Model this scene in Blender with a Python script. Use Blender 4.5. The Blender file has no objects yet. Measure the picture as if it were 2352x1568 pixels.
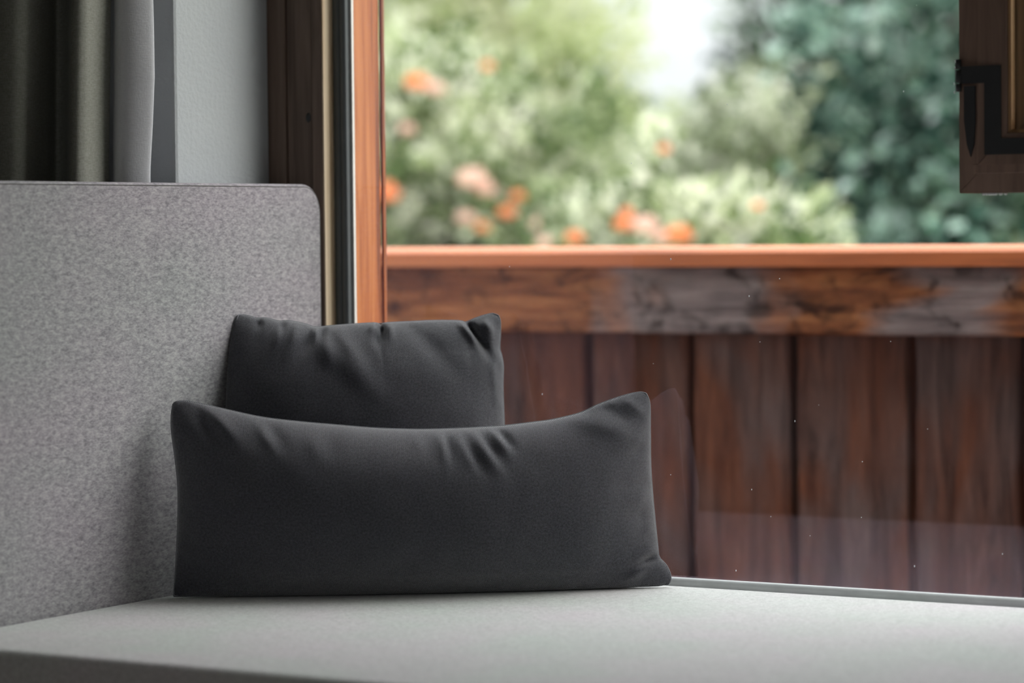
import bpy, bmesh, math, random
from mathutils import Vector, Matrix, noise as mnoise

# ------------------------------------------------------------------ camera, sky, light, exposure
SC = bpy.context.scene
COL = SC.collection
S = 0.45                                   # seat height above the floor; z below is given above the seat
F_PX = 6717.4

cam_d = bpy.data.cameras.new('camera')
cam = bpy.data.objects.new('camera', cam_d)
COL.objects.link(cam)
cam_d.sensor_fit = 'HORIZONTAL'
cam_d.sensor_width = 36.0
cam_d.lens = F_PX / 2352 * 36.0
cam_d.clip_start = 0.05
cam_d.clip_end = 200
yaw, pitch, roll = 0.5423, 0.0397, -0.0098
fwd = Vector((-math.sin(yaw) * math.cos(pitch), math.cos(yaw) * math.cos(pitch), -math.sin(pitch)))
right = Vector((math.cos(yaw), math.sin(yaw), 0))
up = right.cross(fwd)
r2 = right * math.cos(roll) + up * math.sin(roll)
u2 = -right * math.sin(roll) + up * math.cos(roll)
M = Matrix((r2, u2, -fwd)).transposed().to_4x4()
M.translation = Vector((2.5722, -3.7266, 0.52 + S))
cam.matrix_world = M
cam_d.dof.use_dof = True
cam_d.dof.focus_distance = 4.16
cam_d.dof.aperture_fstop = 2.4
cam_d.dof.aperture_blades = 0
SC.camera = cam

SC.view_settings.view_transform = 'Standard'
SC.view_settings.look = 'None'
SC.view_settings.gamma = 1.0
SC.view_settings.use_curve_mapping = False
SC.view_settings.exposure = 0.45

cy = SC.cycles
cy.max_bounces = 6
cy.diffuse_bounces = 3
cy.glossy_bounces = 2
cy.transmission_bounces = 3
cy.transparent_max_bounces = 8
cy.caustics_reflective = False
cy.caustics_refractive = False
cy.adaptive_threshold = 0.07
cy.use_light_tree = False

SKY = 1.25
world = bpy.data.worlds.new('overcast_sky')
SC.world = world
world.use_nodes = True
nt = world.node_tree
nt.nodes.clear()
wo = nt.nodes.new('ShaderNodeOutputWorld')
bg = nt.nodes.new('ShaderNodeBackground')
tc = nt.nodes.new('ShaderNodeTexCoord')
sx = nt.nodes.new('ShaderNodeSeparateXYZ')
mr = nt.nodes.new('ShaderNodeMapRange')     # overcast sky: the zenith three times as bright as the horizon
mr.inputs['From Min'].default_value = 0.0
mr.inputs['From Max'].default_value = 1.0
mr.inputs['To Min'].default_value = 0.58
mr.inputs['To Max'].default_value = 3.2
nt.links.new(tc.outputs['Generated'], sx.inputs[0])
nt.links.new(sx.outputs['Z'], mr.inputs['Value'])
ml = nt.nodes.new('ShaderNodeMath')
ml.operation = 'MULTIPLY'
ml.inputs[1].default_value = SKY
nt.links.new(mr.outputs[0], ml.inputs[0])
nt.links.new(ml.outputs[0], bg.inputs['Strength'])
bg.inputs['Color'].default_value = (0.93, 0.97, 1.0, 1)
nt.links.new(bg.outputs[0], wo.inputs[0])

sun_d = bpy.data.lights.new('hazy_sun', 'SUN')
sun_d.energy = 2.4
sun_d.angle = math.radians(60)
sun_d.color = (1.0, 0.97, 0.92)
sun = bpy.data.objects.new('hazy_sun', sun_d)
COL.objects.link(sun)
sun.location = (6, 6, 8)
sun.rotation_euler = Vector((0.74, 0.50, 0.52)).to_track_quat('Z', 'Y').to_euler()

# window opening (above the seat): x 0..1.60 fixed pane, 1.66..2.20 casement opening
WX0, WX1, WTOP = 0.0125, 1.60, 1.85
CX0, CX1, CBOT = 1.67, 2.20, 0.53
pd = bpy.data.lights.new('window_portal', 'AREA')
pd.shape = 'RECTANGLE'
pd.size, pd.size_y = CX1 + 0.1, WTOP + 0.05
pd.cycles.is_portal = True
po = bpy.data.objects.new('window_portal', pd)
COL.objects.link(po)
po.location = ((CX1 + 0.05) / 2, 0.12, S + WTOP / 2)
po.rotation_euler = (math.radians(-90), 0, 0)

# ------------------------------------------------------------------ helpers
RNG = random.Random(7)

def tag(o, label=None, cat=None, group=None, kind=None):
    if label: o['label'] = label
    if cat: o['category'] = cat
    if group: o['group'] = group
    if kind: o['kind'] = kind
    return o

def empty(name, loc):
    o = bpy.data.objects.new(name, None)
    o.empty_display_size = 0.1
    COL.objects.link(o)
    o.location = (loc[0], loc[1], loc[2] + S)
    return o

def obj(name, bm, mat, parent=None, smooth=False, origin=None):
    """links one mesh; bm is in world x,y and z above the seat"""
    if parent is not None:
        off = Vector(parent.location)
        p = parent
        while p.parent is not None:
            p = p.parent
            off += Vector(p.location)
    else:
        if origin is None:
            xs = [v.co for v in bm.verts]
            lo = [min(c[i] for c in xs) for i in range(3)]
            hi = [max(c[i] for c in xs) for i in range(3)]
            origin = ((lo[0] + hi[0]) / 2, (lo[1] + hi[1]) / 2, lo[2])
        off = Vector((origin[0], origin[1], origin[2] + S))
    bmesh.ops.recalc_face_normals(bm, faces=bm.faces[:])
    for v in bm.verts:
        v.co = Vector((v.co.x, v.co.y, v.co.z + S)) - off
    me = bpy.data.meshes.new(name)
    bm.to_mesh(me)
    bm.free()
    if smooth:
        me.polygons.foreach_set('use_smooth', [True] * len(me.polygons))
    me.materials.append(mat)
    o = bpy.data.objects.new(name, me)
    COL.objects.link(o)
    if parent is not None:
        o.parent = parent
    else:
        o.location = off
    return o

def box(bm, x0, x1, y0, y1, z0, z1, bev=0.0, seg=2):
    vs = [bm.verts.new((x, y, z)) for x in (x0, x1) for y in (y0, y1) for z in (z0, z1)]
    f = [(0, 1, 3, 2), (4, 6, 7, 5), (0, 4, 5, 1), (2, 3, 7, 6), (0, 2, 6, 4), (1, 5, 7, 3)]
    fs = [bm.faces.new([vs[i] for i in q]) for q in f]
    if bev > 0:
        es = list({e for q in fs for e in q.edges})
        bmesh.ops.bevel(bm, geom=es, offset=bev, segments=seg, affect='EDGES', profile=0.5)
    return bm

def bbox(*a, **k):
    return box(bmesh.new(), *a, **k)

def prism(bm, pts, axis, a0, a1):
    """extrudes a closed 2-D profile along an axis: axis 'x' -> pts (y,z), 'y' -> (x,z), 'z' -> (x,y)"""
    def P(p, a):
        return {'x': (a, p[0], p[1]), 'y': (p[0], a, p[1]), 'z': (p[0], p[1], a)}[axis]
    A = [bm.verts.new(P(p, a0)) for p in pts]
    B = [bm.verts.new(P(p, a1)) for p in pts]
    n = len(pts)
    for i in range(n):
        bm.faces.new((A[i], A[(i + 1) % n], B[(i + 1) % n], B[i]))
    bm.faces.new(A[::-1])
    bm.faces.new(B)
    return bm

def tube(bm, path, rad, n=8, closed=False):
    P = [Vector(p) for p in path]
    rings = []
    m = len(P)
    ref = Vector((0.3, 0.5, 0.81)).normalized()
    for i in range(m):
        a = P[(i - 1) % m] if (closed or i > 0) else P[i]
        b = P[(i + 1) % m] if (closed or i < m - 1) else P[i]
        t = (b - a).normalized()
        s = t.cross(ref)
        if s.length < 1e-3:
            s = t.cross(Vector((1, 0, 0)))
        s.normalize()
        w = t.cross(s)
        r = rad(i / max(1, m - 1)) if callable(rad) else rad
        rings.append([bm.verts.new(P[i] + (s * math.cos(2 * math.pi * k / n) + w * math.sin(2 * math.pi * k / n)) * r) for k in range(n)])
    for i in range(m if closed else m - 1):
        A, B = rings[i], rings[(i + 1) % m]
        for k in range(n):
            bm.faces.new((A[k], A[(k + 1) % n], B[(k + 1) % n], B[k]))
    if not closed:
        bm.faces.new(rings[0][::-1])
        bm.faces.new(rings[-1])
    return bm

def ico(bm, c, r, sub=1, sc=(1, 1, 1)):
    g = bmesh.ops.create_icosphere(bm, subdivisions=sub, radius=r)
    for v in g['verts']:
        v.co = Vector((v.co.x * sc[0] + c[0], v.co.y * sc[1] + c[1], v.co.z * sc[2] + c[2]))
    return bm

# ------------------------------------------------------------------ materials
class N:
    def __init__(s, name):
        s.m = bpy.data.materials.new(name)
        s.m.use_nodes = True
        s.t = s.m.node_tree
        s.t.nodes.clear()
        s.out = s.t.nodes.new('ShaderNodeOutputMaterial')
    def n(s, kind, **kw):
        nd = s.t.nodes.new('ShaderNode' + kind)
        for k, v in kw.items():
            if k.startswith('i_'):
                nd.inputs[k[2:].replace('_', ' ')].default_value = v
            else:
                setattr(nd, k, v)
        return nd
    def l(s, a, b):
        s.t.links.new(a, b)
    def coord(s, scale=(1, 1, 1), kind='Object', rnd=0.0, rot=(0, 0, 0)):
        c = s.n('TexCoord')
        mp = s.n('Mapping')
        mp.inputs['Scale'].default_value = scale
        mp.inputs['Rotation'].default_value = rot
        s.l(c.outputs[kind], mp.inputs['Vector'])
        if rnd:
            oi = s.n('ObjectInfo')
            mu = s.n('Math', operation='MULTIPLY')
            mu.inputs[1].default_value = rnd
            s.l(oi.outputs['Random'], mu.inputs[0])
            cb = s.n('CombineXYZ')
            for i in range(3):
                s.l(mu.outputs[0], cb.inputs[i])
            s.l(cb.outputs[0], mp.inputs['Location'])
        return mp.outputs['Vector']
    def noise(s, vec, scale, detail=4, rough=0.55, dist=0.0):
        nd = s.n('TexNoise')
        nd.inputs['Scale'].default_value = scale
        nd.inputs['Detail'].default_value = detail
        nd.inputs['Roughness'].default_value = rough
        nd.inputs['Distortion'].default_value = dist
        s.l(vec, nd.inputs['Vector'])
        return nd.outputs['Fac']
    def ramp(s, fac, stops):
        r = s.n('ValToRGB')
        els = r.color_ramp.elements
        while len(els) < len(stops):
            els.new(0.5)
        for e, (p, c) in zip(els, stops):
            e.position = p
            e.color = (*c, 1) if len(c) == 3 else c
        s.l(fac, r.inputs['Fac'])
        return r.outputs['Color']
    def mix(s, fac, a, b, mode='MIX'):
        m = s.n('MixRGB', blend_type=mode)
        for sock, v in ((m.inputs['Fac'], fac), (m.inputs['Color1'], a), (m.inputs['Color2'], b)):
            if isinstance(v, (int, float)):
                sock.default_value = v
            elif isinstance(v, tuple):
                sock.default_value = (*v, 1) if len(v) == 3 else v
            else:
                s.l(v, sock)
        return m.outputs['Color']
    def bsdf(s, col, rough=0.6, spec=0.5, bump=None, bstr=0.3, bdist=0.001, sheen=0.0, metal=0.0, coat=0.0):
        b = s.n('BsdfPrincipled')
        if isinstance(col, tuple):
            b.inputs['Base Color'].default_value = (*col, 1)
        else:
            s.l(col, b.inputs['Base Color'])
        b.inputs['Roughness'].default_value = rough
        b.inputs['Specular IOR Level'].default_value = spec
        b.inputs['Metallic'].default_value = metal
        b.inputs['Coat Weight'].default_value = coat
        if sheen:
            b.inputs['Sheen Weight'].default_value = sheen
            b.inputs['Sheen Roughness'].default_value = 0.38
        if bump is not None:
            bp = s.n('Bump')
            bp.inputs['Strength'].default_value = bstr
            bp.inputs['Distance'].default_value = bdist
            s.l(bump, bp.inputs['Height'])
            s.l(bp.outputs[0], b.inputs['Normal'])
        s.l(b.outputs[0], s.out.inputs['Surface'])
        return b

def felt(name, dark, mid, light, sc=(1, 1, 1)):
    k = N(name)
    v = k.coord(sc)
    a = k.noise(v, 190, 3, 0.6)
    b = k.noise(v, 420, 2, 0.6)
    c = k.noise(v, 6, 3, 0.5)
    f = k.mix(0.45, a, b)
    col = k.ramp(f, [(0.36, dark), (0.5, mid), (0.64, light)])
    tint = k.ramp(c, [(0.3, (1.04, 0.98, 1.03)), (0.7, (0.96, 1.01, 0.98))])
    col = k.mix(1.0, col, tint, 'MULTIPLY')
    k.bsdf(col, 0.95, 0.1, bump=f, bstr=0.35, bdist=0.0015, sheen=0.08)
    return k.m

M_SEAT = felt('seat_felt', (0.47, 0.47, 0.455), (0.58, 0.58, 0.565), (0.68, 0.68, 0.66))
M_BACK = felt('backrest_felt', (0.205, 0.198, 0.210), (0.318, 0.306, 0.318), (0.43, 0.415, 0.418), (1, 0.42, 1))

def weave(name, c1, c2, period=0.0030):
    k = N(name)
    uv = k.coord((1, 1, 1), 'UV')
    def wave(rot):
        mp = k.n('Mapping')
        mp.inputs['Rotation'].default_value = (0, 0, rot)
        k.l(uv, mp.inputs['Vector'])
        w = k.n('TexWave', wave_type='BANDS', bands_direction='X', wave_profile='SIN')
        w.inputs['Scale'].default_value = math.pi / 10 / period * 2
        w.inputs['Distortion'].default_value = 1.2
        w.inputs['Detail'].default_value = 1.0
        w.inputs['Detail Scale'].default_value = 0.4
        k.l(mp.outputs[0], w.inputs['Vector'])
        return w.outputs['Fac']
    h = k.mix(0.5, wave(math.radians(60)), wave(math.radians(-52)))
    fl = k.noise(uv, 900, 2, 0.6)
    h2 = k.mix(0.3, h, fl)
    col = k.ramp(h2, [(0.28, c1), (0.72, c2)])
    hea = k.noise(uv, 330, 3, 0.6)
    col = k.mix(1.0, col, k.ramp(hea, [(0.32, (0.65, 0.65, 0.66)), (0.68, (1.35, 1.34, 1.36))]), 'MULTIPLY')
    big = k.noise(uv, 14, 3)
    col = k.mix(1.0, col, k.ramp(big, [(0.3, (0.95, 0.95, 0.97)), (0.7, (1.05, 1.05, 1.04))]), 'MULTIPLY')
    k.bsdf(col, 0.9, 0.15, bump=h2, bstr=0.9, bdist=0.0014, sheen=0.65)
    return k.m

M_PILLOW = weave('cushion_weave', (0.013, 0.013, 0.016), (0.118, 0.119, 0.136))

def plain(name, col, rough=0.6, spec=0.4, metal=0.0):
    k = N(name)
    v = k.coord()
    f = k.noise(v, 35, 3)
    c = k.mix(1.0, col, k.ramp(f, [(0.3, (0.93, 0.93, 0.93)), (0.7, (1.07, 1.07, 1.07))]), 'MULTIPLY')
    k.bsdf(c, rough, spec, metal=metal)
    return k.m

def plaster(name, col):
    k = N(name)
    v = k.coord()
    f = k.noise(v, 130, 5, 0.65)
    g = k.noise(v, 5, 3)
    c = k.mix(1.0, col, k.ramp(g, [(0.3, (0.96, 0.96, 0.97)), (0.7, (1.04, 1.04, 1.03))]), 'MULTIPLY')
    k.bsdf(c, 0.9, 0.15, bump=f, bstr=0.5, bdist=0.003)
    return k.m

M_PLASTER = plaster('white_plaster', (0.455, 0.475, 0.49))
M_WALLROOM = plaster('room_plaster', (0.66, 0.64, 0.62))
M_CEIL = plaster('ceiling_plaster', (0.7, 0.69, 0.67))

def wood(name, c1, c2, c3, axis='z', grain=60, stretch=0.05, rough=0.55, spec=0.35, dist=0.6, rnd=11.0, pale=None, ring=1.0, bstr=0.25, coat=0.0):
    """grain along axis; c1 dark line, c2 body, c3 light body"""
    k = N(name)
    sc = {'x': (stretch, 1, 1), 'y': (1, stretch, 1), 'z': (1, 1, stretch)}[axis]
    v = k.coord(sc, 'Object', rnd)
    a = k.noise(v, grain, 5, 0.62, dist)
    b = k.noise(v, grain * 0.22, 3, 0.5, dist * 1.6)
    f = k.mix(0.5 * ring, a, b)
    col = k.ramp(f, [(0.39, c1), (0.49, c2), (0.60, c3)])
    k.bsdf(col, rough, spec, bump=a, bstr=bstr, bdist=0.0012, coat=coat)
    return k.m

M_WOOD_DARK = wood('brown_stained_wood', (0.085, 0.055, 0.042), (0.135, 0.090, 0.069), (0.175, 0.120, 0.093), 'z', 70)
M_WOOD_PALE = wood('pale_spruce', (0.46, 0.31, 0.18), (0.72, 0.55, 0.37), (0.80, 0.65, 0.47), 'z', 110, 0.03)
M_WOOD_ORANGE = wood('orange_larch', (0.17, 0.040, 0.006), (0.36, 0.095, 0.014), (0.50, 0.170, 0.040), 'z', 90, 0.03, 0.5)
M_RAIL = wood('rail_larch', (0.38, 0.11, 0.040), (0.58, 0.17, 0.058), (0.66, 0.23, 0.085), 'x', 40, 0.05, 0.45, 0.45)
M_SASH = wood('sash_brown_wood', (0.165, 0.100, 0.076), (0.22, 0.138, 0.105), (0.27, 0.172, 0.132), 'z', 60)
M_BEAD = wood('bead_varnished_wood', (0.26, 0.14, 0.06), (0.40, 0.23, 0.11), (0.48, 0.30, 0.16), 'z', 70)
M_FLOOR = wood('floor_oak', (0.12, 0.08, 0.05), (0.19, 0.13, 0.085), (0.24, 0.17, 0.12), 'y', 20)
M_GASKET_SHADED = plain('gasket_rubber_shaded', (0.085, 0.095, 0.10), 0.55)  # same rubber as the bead, its backlit darkness put into the colour
M_GASKET_LIT = plain('gasket_rubber_lit', (0.64, 0.66, 0.66), 0.45)  # same rubber on the sill, the light from above put into its colour
M_SPACER = plain('pale_spacer', (0.72, 0.70, 0.66), 0.4)
M_IRON = plain('black_iron', (0.028, 0.028, 0.030), 0.55, 0.4)
M_SEAM_RIM = plain('cushion_seam_lit', (0.20, 0.205, 0.22), 0.9, 0.15)  # cover fabric made paler: light on the cushion rim put into the colour
M_THREAD = plain('seam_thread', (0.10, 0.095, 0.09), 0.9)

def weathered(name, axis, seed):
    """old stained board: brown-orange stain worn to grey, with dark knots"""
    k = N(name)
    sc = {'x': (0.10, 1, 1), 'z': (1, 1, 0.10)}[axis]
    v = k.coord(sc, 'Object', 9.0)
    vb = k.coord((0.55, 1, 1) if axis == 'x' else (1, 1, 0.4), 'Object', 5.0)
    g = k.noise(v, 150, 5, 0.68, 0.25)
    g2 = k.noise(v, 30, 5, 0.66, 0.7 if axis == 'x' else 1.2)
    pat = k.noise(vb, 5.5 + seed, 3, 0.5, 0.6)
    if axis == 'x':
        warm = k.ramp(g2, [(0.30, (0.075, 0.026, 0.013)), (0.47, (0.24, 0.080, 0.027)), (0.64, (0.42, 0.165, 0.058))])
        grey = k.ramp(g2, [(0.3, (0.10, 0.080, 0.080)), (0.5, (0.22, 0.185, 0.185)), (0.68, (0.34, 0.295, 0.29))])
        sxx = k.n('SeparateXYZ')
        k.l(k.coord(), sxx.inputs[0])
        wob = k.n('Math', operation='MULTIPLY_ADD')
        wob.inputs[1].default_value = 0.55
        k.l(pat, wob.inputs[0])
        k.l(sxx.outputs['X'], wob.inputs[2])
        mrx = k.n('MapRange')
        mrx.inputs['From Min'].default_value = -0.95 + 0.275
        mrx.inputs['From Max'].default_value = 1.05 + 0.275
        k.l(wob.outputs[0], mrx.inputs['Value'])
        O0, I1 = (0.04, 0.04, 0.04), (0.95, 0.95, 0.95)      # where the stain has worn off to bare grey wood
        worn = k.ramp(mrx.outputs[0], [(0.0, I1), (0.10, I1), (0.16, O0), (0.43, O0), (0.47, I1), (0.57, I1), (0.61, O0), (0.70, O0), (0.74, I1), (0.80, I1), (0.84, O0)])
        col = k.mix(worn, warm, grey)
        blot = k.noise(k.coord((0.7, 1, 1), 'Object', 4.0), 17.0, 5, 0.62, 0.5)
        col = k.mix(1.0, col, k.ramp(blot, [(0.34, (0.20, 0.17, 0.16)), (0.47, (1, 1, 1)), (0.62, (1.15, 1.1, 1.1))]), 'MULTIPLY')
    else:
        warm = k.ramp(g2, [(0.28, (0.036, 0.015, 0.010)), (0.45, (0.125, 0.046, 0.027)), (0.65, (0.21, 0.080, 0.045))])
        grey = k.ramp(g2, [(0.3, (0.06, 0.040, 0.037)), (0.55, (0.15, 0.100, 0.092)), (0.75, (0.21, 0.150, 0.138))])
        col = k.mix(k.ramp(pat, [(0.42, (0, 0, 0)), (0.62, (1, 1, 1))]), warm, grey)
    fine = k.ramp(g, [(0.3, (0.7, 0.7, 0.7)), (0.6, (1.1, 1.1, 1.1))])
    col = k.mix(0.8, col, fine, 'MULTIPLY')
    # knots: stretched voronoi cells
    vk = k.coord((1, 1, 0.45) if axis == 'z' else (0.6, 1, 1), 'Object', 3.0)
    vo = k.n('TexVoronoi')
    vo.inputs['Scale'].default_value = 5.2 if axis == 'z' else 6.0
    k.l(vk, vo.inputs['Vector'])
    col = k.mix(k.ramp(vo.outputs['Distance'], [(0.07, (0.9, 0.9, 0.9)), (0.16, (0, 0, 0))]), col, (0.020, 0.011, 0.009))
    k.bsdf(col, 0.75, 0.25, bump=g, bstr=0.5, bdist=0.002)
    return k.m

M_BOARD = weathered('weathered_board', 'x', 0.0)
M_PLANK = weathered('weathered_plank', 'z', 1.5)

def glass(name, refl, tint, trans=(0.93, 0.95, 0.94)):
    """thin insulating glazing: clear, with a coated, slightly purple mirror image"""
    k = N(name)
    tr = k.n('BsdfTransparent')
    tr.inputs['Color'].default_value = (*trans, 1)
    gl = k.n('BsdfGlossy')
    gl.inputs['Color'].default_value = (*tint, 1)
    gl.inputs['Roughness'].default_value = 0.0
    lw = k.n('LayerWeight')                 # Schlick's law, the same from both sides
    lw.inputs['Blend'].default_value = 0.5
    pw = k.n('Math', operation='POWER')
    pw.inputs[1].default_value = 5.0
    k.l(lw.outputs['Facing'], pw.inputs[0])
    mu = k.n('Math', operation='MULTIPLY_ADD')
    mu.use_clamp = True
    mu.inputs[1].default_value = 1 - refl
    mu.inputs[2].default_value = refl
    k.l(pw.outputs[0], mu.inputs[0])
    mx = k.n('MixShader')
    k.l(mu.outputs[0], mx.inputs[0])
    k.l(tr.outputs[0], mx.inputs[1])
    k.l(gl.outputs[0], mx.inputs[2])
    k.l(mx.outputs[0], k.out.inputs['Surface'])
    return k.m

M_GLASS = glass('insulating_glass', 0.045, (1.0, 0.80, 1.0), (0.97, 0.975, 0.97))
M_GLASS2 = glass('sash_glass', 0.05, (1, 1, 1), (0.97, 0.97, 0.97))

def water(name):
    k = N(name)
    b = k.bsdf((0.85, 0.88, 0.9), 0.08, 0.6)  # opaque white: glints of sky put into the colour of the drops
    return k.m
M_DROP_GLINT = water('water_drop_glints')

def linen(name, c1, c2):
    k = N(name)
    v = k.coord((1, 1, 0.25))
    a = k.noise(v, 700, 3, 0.6)
    w = k.coord((0.2, 0.2, 1))
    b = k.noise(w, 600, 2, 0.6)
    f = k.mix(0.5, a, b)
    k.bsdf(k.ramp(f, [(0.35, c1), (0.65, c2)]), 0.95, 0.1, bump=f, bstr=0.5, bdist=0.001, sheen=0.1)
    return k.m
M_CURTAIN = linen('curtain_linen', (0.21, 0.21, 0.18), (0.31, 0.31, 0.275))
M_LINING = linen('curtain_lining', (0.56, 0.56, 0.59), (0.63, 0.63, 0.66))

def leafmat(name, stops, transl=0.35, rough=0.35, spec=0.5):
    k = N(name)
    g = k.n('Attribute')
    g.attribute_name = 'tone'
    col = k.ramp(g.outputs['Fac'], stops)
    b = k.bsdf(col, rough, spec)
    t = k.n('BsdfTranslucent')
    k.l(col, t.inputs['Color'])
    mx = k.n('MixShader')
    mx.inputs[0].default_value = transl
    k.l(b.outputs[0], mx.inputs[1])
    k.l(t.outputs[0], mx.inputs[2])
    k.l(mx.outputs[0], k.out.inputs['Surface'])
    return k.m

M_LEAF_GLINT = leafmat('glinting_rose_leaves', [(0.0, (0.035, 0.070, 0.020)), (0.40, (0.12, 0.18, 0.06)), (0.55, (0.42, 0.48, 0.24)), (0.70, (0.84, 0.85, 0.66)), (1.0, (0.90, 0.84, 0.78))], 0.5, 0.4, 0.35)  # near-white stops: sky highlights on glossy leaves put into the colour
M_LEAF_HAZE = leafmat('hazy_tree_leaves', [(0.0, (0.22, 0.28, 0.11)), (0.4, (0.56, 0.61, 0.33)), (0.7, (0.84, 0.84, 0.64)), (1.0, (0.90, 0.82, 0.74))], 0.5, 0.4, 0.3)  # pale ramp: bright flare haze put into the leaf colour
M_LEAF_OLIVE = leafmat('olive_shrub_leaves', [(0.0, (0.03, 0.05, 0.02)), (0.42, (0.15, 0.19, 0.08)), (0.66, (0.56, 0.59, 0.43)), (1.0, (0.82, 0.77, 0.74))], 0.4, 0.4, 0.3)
M_LEAF_DARK = leafmat('evergreen_highlight_leaves', [(0.0, (0.006, 0.020, 0.016)), (0.42, (0.018, 0.055, 0.040)), (0.56, (0.10, 0.20, 0.15)), (0.74, (0.46, 0.61, 0.52)), (1.0, (0.74, 0.80, 0.78))], 0.30, 0.45, 0.2)  # pale upper stops: leaf highlights put into the colour
M_LEAF_SHADE = leafmat('shade_green_leaves', [(0.0, (0.012, 0.026, 0.018)), (0.5, (0.04, 0.08, 0.05)), (0.72, (0.20, 0.27, 0.19)), (1.0, (0.60, 0.64, 0.54))], 0.3, 0.45, 0.25)  # dark body: shade in the evergreen's gaps put into the leaf colour
M_LEAF_FAR = leafmat('distant_hedge_leaves', [(0.0, (0.22, 0.27, 0.16)), (0.5, (0.46, 0.50, 0.36)), (1.0, (0.74, 0.72, 0.64))], 0.4, 0.4, 0.3)
M_BARK = plain('bark', (0.10, 0.07, 0.05), 0.9)
M_PETAL_O = leafmat('orange_petals', [(0.0, (0.90, 0.36, 0.17)), (1.0, (0.90, 0.36, 0.16))], 0.5, 0.6, 0.2)
M_PETAL_P = leafmat('pink_petals', [(0.0, (0.88, 0.64, 0.55)), (1.0, (0.85, 0.62, 0.54))], 0.5, 0.6, 0.2)
M_GROUND = plain('lawn', (0.16, 0.24, 0.08), 0.95)

# ------------------------------------------------------------------ the room
RX0, RX1, RY0 = -3.2, 4.6, -5.6
FLOOR, CEIL = -S, 2.2

def struct(name, bm, mat, parent=None):
    o = obj(name, bm, mat, parent)
    if parent is None:
        o['kind'] = 'structure'
    return o

WALLY = -0.268                       # room face of the window wall
OUTY = 0.10
bm = bmesh.new()
box(bm, RX0, -0.09, WALLY, OUTY, FLOOR, CEIL, 0.006, 2)
bm2 = bm
o = struct('wall_window', bm2, M_PLASTER)
bm = bmesh.new()
box(bm, -0.09, 2.32, WALLY + 0.02, OUTY, WTOP + 0.10, CEIL)
o = struct('wall_lintel', bm, M_PLASTER)
bm = bmesh.new()
box(bm, 2.32, RX1, WALLY, OUTY, FLOOR, CEIL)
o = struct('wall_window_far', bm, M_PLASTER)
bm = bmesh.new()
box(bm, -0.09, 2.32, -0.02, OUTY, FLOOR, -0.06)
box(bm, 1.69, 2.32, -0.03, OUTY, -0.06, CBOT - 0.05)
o = struct('wall_parapet', bm, M_PLASTER)
struct('wall_left', bbox(RX0 - 0.15, RX0, RY0, OUTY, FLOOR, CEIL), M_WALLROOM)
struct('wall_right', bbox(RX1, RX1 + 0.15, RY0, OUTY, FLOOR, CEIL), M_WALLROOM)
bm = bmesh.new()                            # back wall, opened for an unseen window added to brighten the room
box(bm, RX0 - 0.15, 1.0, RY0 - 0.15, RY0, FLOOR, CEIL)
box(bm, 4.2, RX1 + 0.15, RY0 - 0.15, RY0, FLOOR, CEIL)
box(bm, 1.0, 4.2, RY0 - 0.15, RY0, 1.75, CEIL)
box(bm, 1.0, 4.2, RY0 - 0.15, RY0, FLOOR, 0.35)
struct('wall_back', bm, M_WALLROOM)
w3 = empty('added_fill_window', (2.1, RY0, 0.0))
tag(w3, 'unseen window added as fill light in the wall behind the camera', None, None, 'structure')
obj('glass_pane', bbox(1.0, 4.2, RY0 - 0.09, RY0 - 0.086, 0.35, 1.75), M_GLASS2, w3)
for q in ((1.0, 1.07, 0.35, 1.75), (4.13, 4.2, 0.35, 1.75), (2.57, 2.63, 0.42, 1.68), (1.07, 4.13, 0.35, 0.42), (1.07, 4.13, 1.68, 1.75)):
    obj('frame_bar', bbox(q[0], q[1], RY0 - 0.12, RY0 - 0.05, q[2], q[3]), M_WOOD_DARK, w3)
pd2 = bpy.data.lights.new('window_portal', 'AREA')
pd2.shape = 'RECTANGLE'
pd2.size, pd2.size_y = 3.2, 1.4
pd2.cycles.is_portal = True
po2 = bpy.data.objects.new('window_portal', pd2)
COL.objects.link(po2)
po2.location = (2.6, RY0 - 0.16, S + 1.05)
po2.rotation_euler = (math.radians(90), 0, 0)
struct('floor', bbox(RX0 - 0.15, RX1 + 0.15, RY0 - 0.15, OUTY, FLOOR - 0.1, FLOOR), M_FLOOR)
struct('ceiling', bbox(RX0 - 0.15, RX1 + 0.15, RY0 - 0.15, OUTY, CEIL, CEIL + 0.1), M_CEIL)
struct('baseboard_back', bbox(RX0, -0.62, RY0, RY0 + 0.02, FLOOR, FLOOR + 0.14, 0.004), M_WOOD_DARK)

# ------------------------------------------------------------------ fixed window
win = empty('window_1', (0.8, 0.0, -0.06))
tag(win, 'large fixed window with brown wooden casing and grey gasket beside the bench', None, None, 'structure')
FT = WTOP + 0.10
# casing boards that face the room, stepped
obj('casing_board', bbox(-0.092, -0.0565, -0.034, 0.02, -0.06, FT, 0.002), M_WOOD_DARK, win)
obj('casing_board', bbox(-0.0555, -0.0095, -0.030, 0.02, -0.06, FT, 0.0015), M_WOOD_DARK, win)
obj('casing_board', bbox(-0.0085, 0.0100, -0.032, 0.02, -0.06, FT, 0.0015), M_WOOD_DARK, win)
# round knot on the casing
bmk = bmesh.new()
ico(bmk, (-0.0165, -0.0300, 0.688), 0.006, 2, (0.8, 0.10, 1.25))
obj('knot', bmk, M_IRON, win, True)
# pale rebate of the frame, lit by the window
obj('rebate_strip', bbox(0.0100, 0.0127, -0.0305, 0.02, -0.06, FT, 0.0006), M_WOOD_PALE, win)
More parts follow.
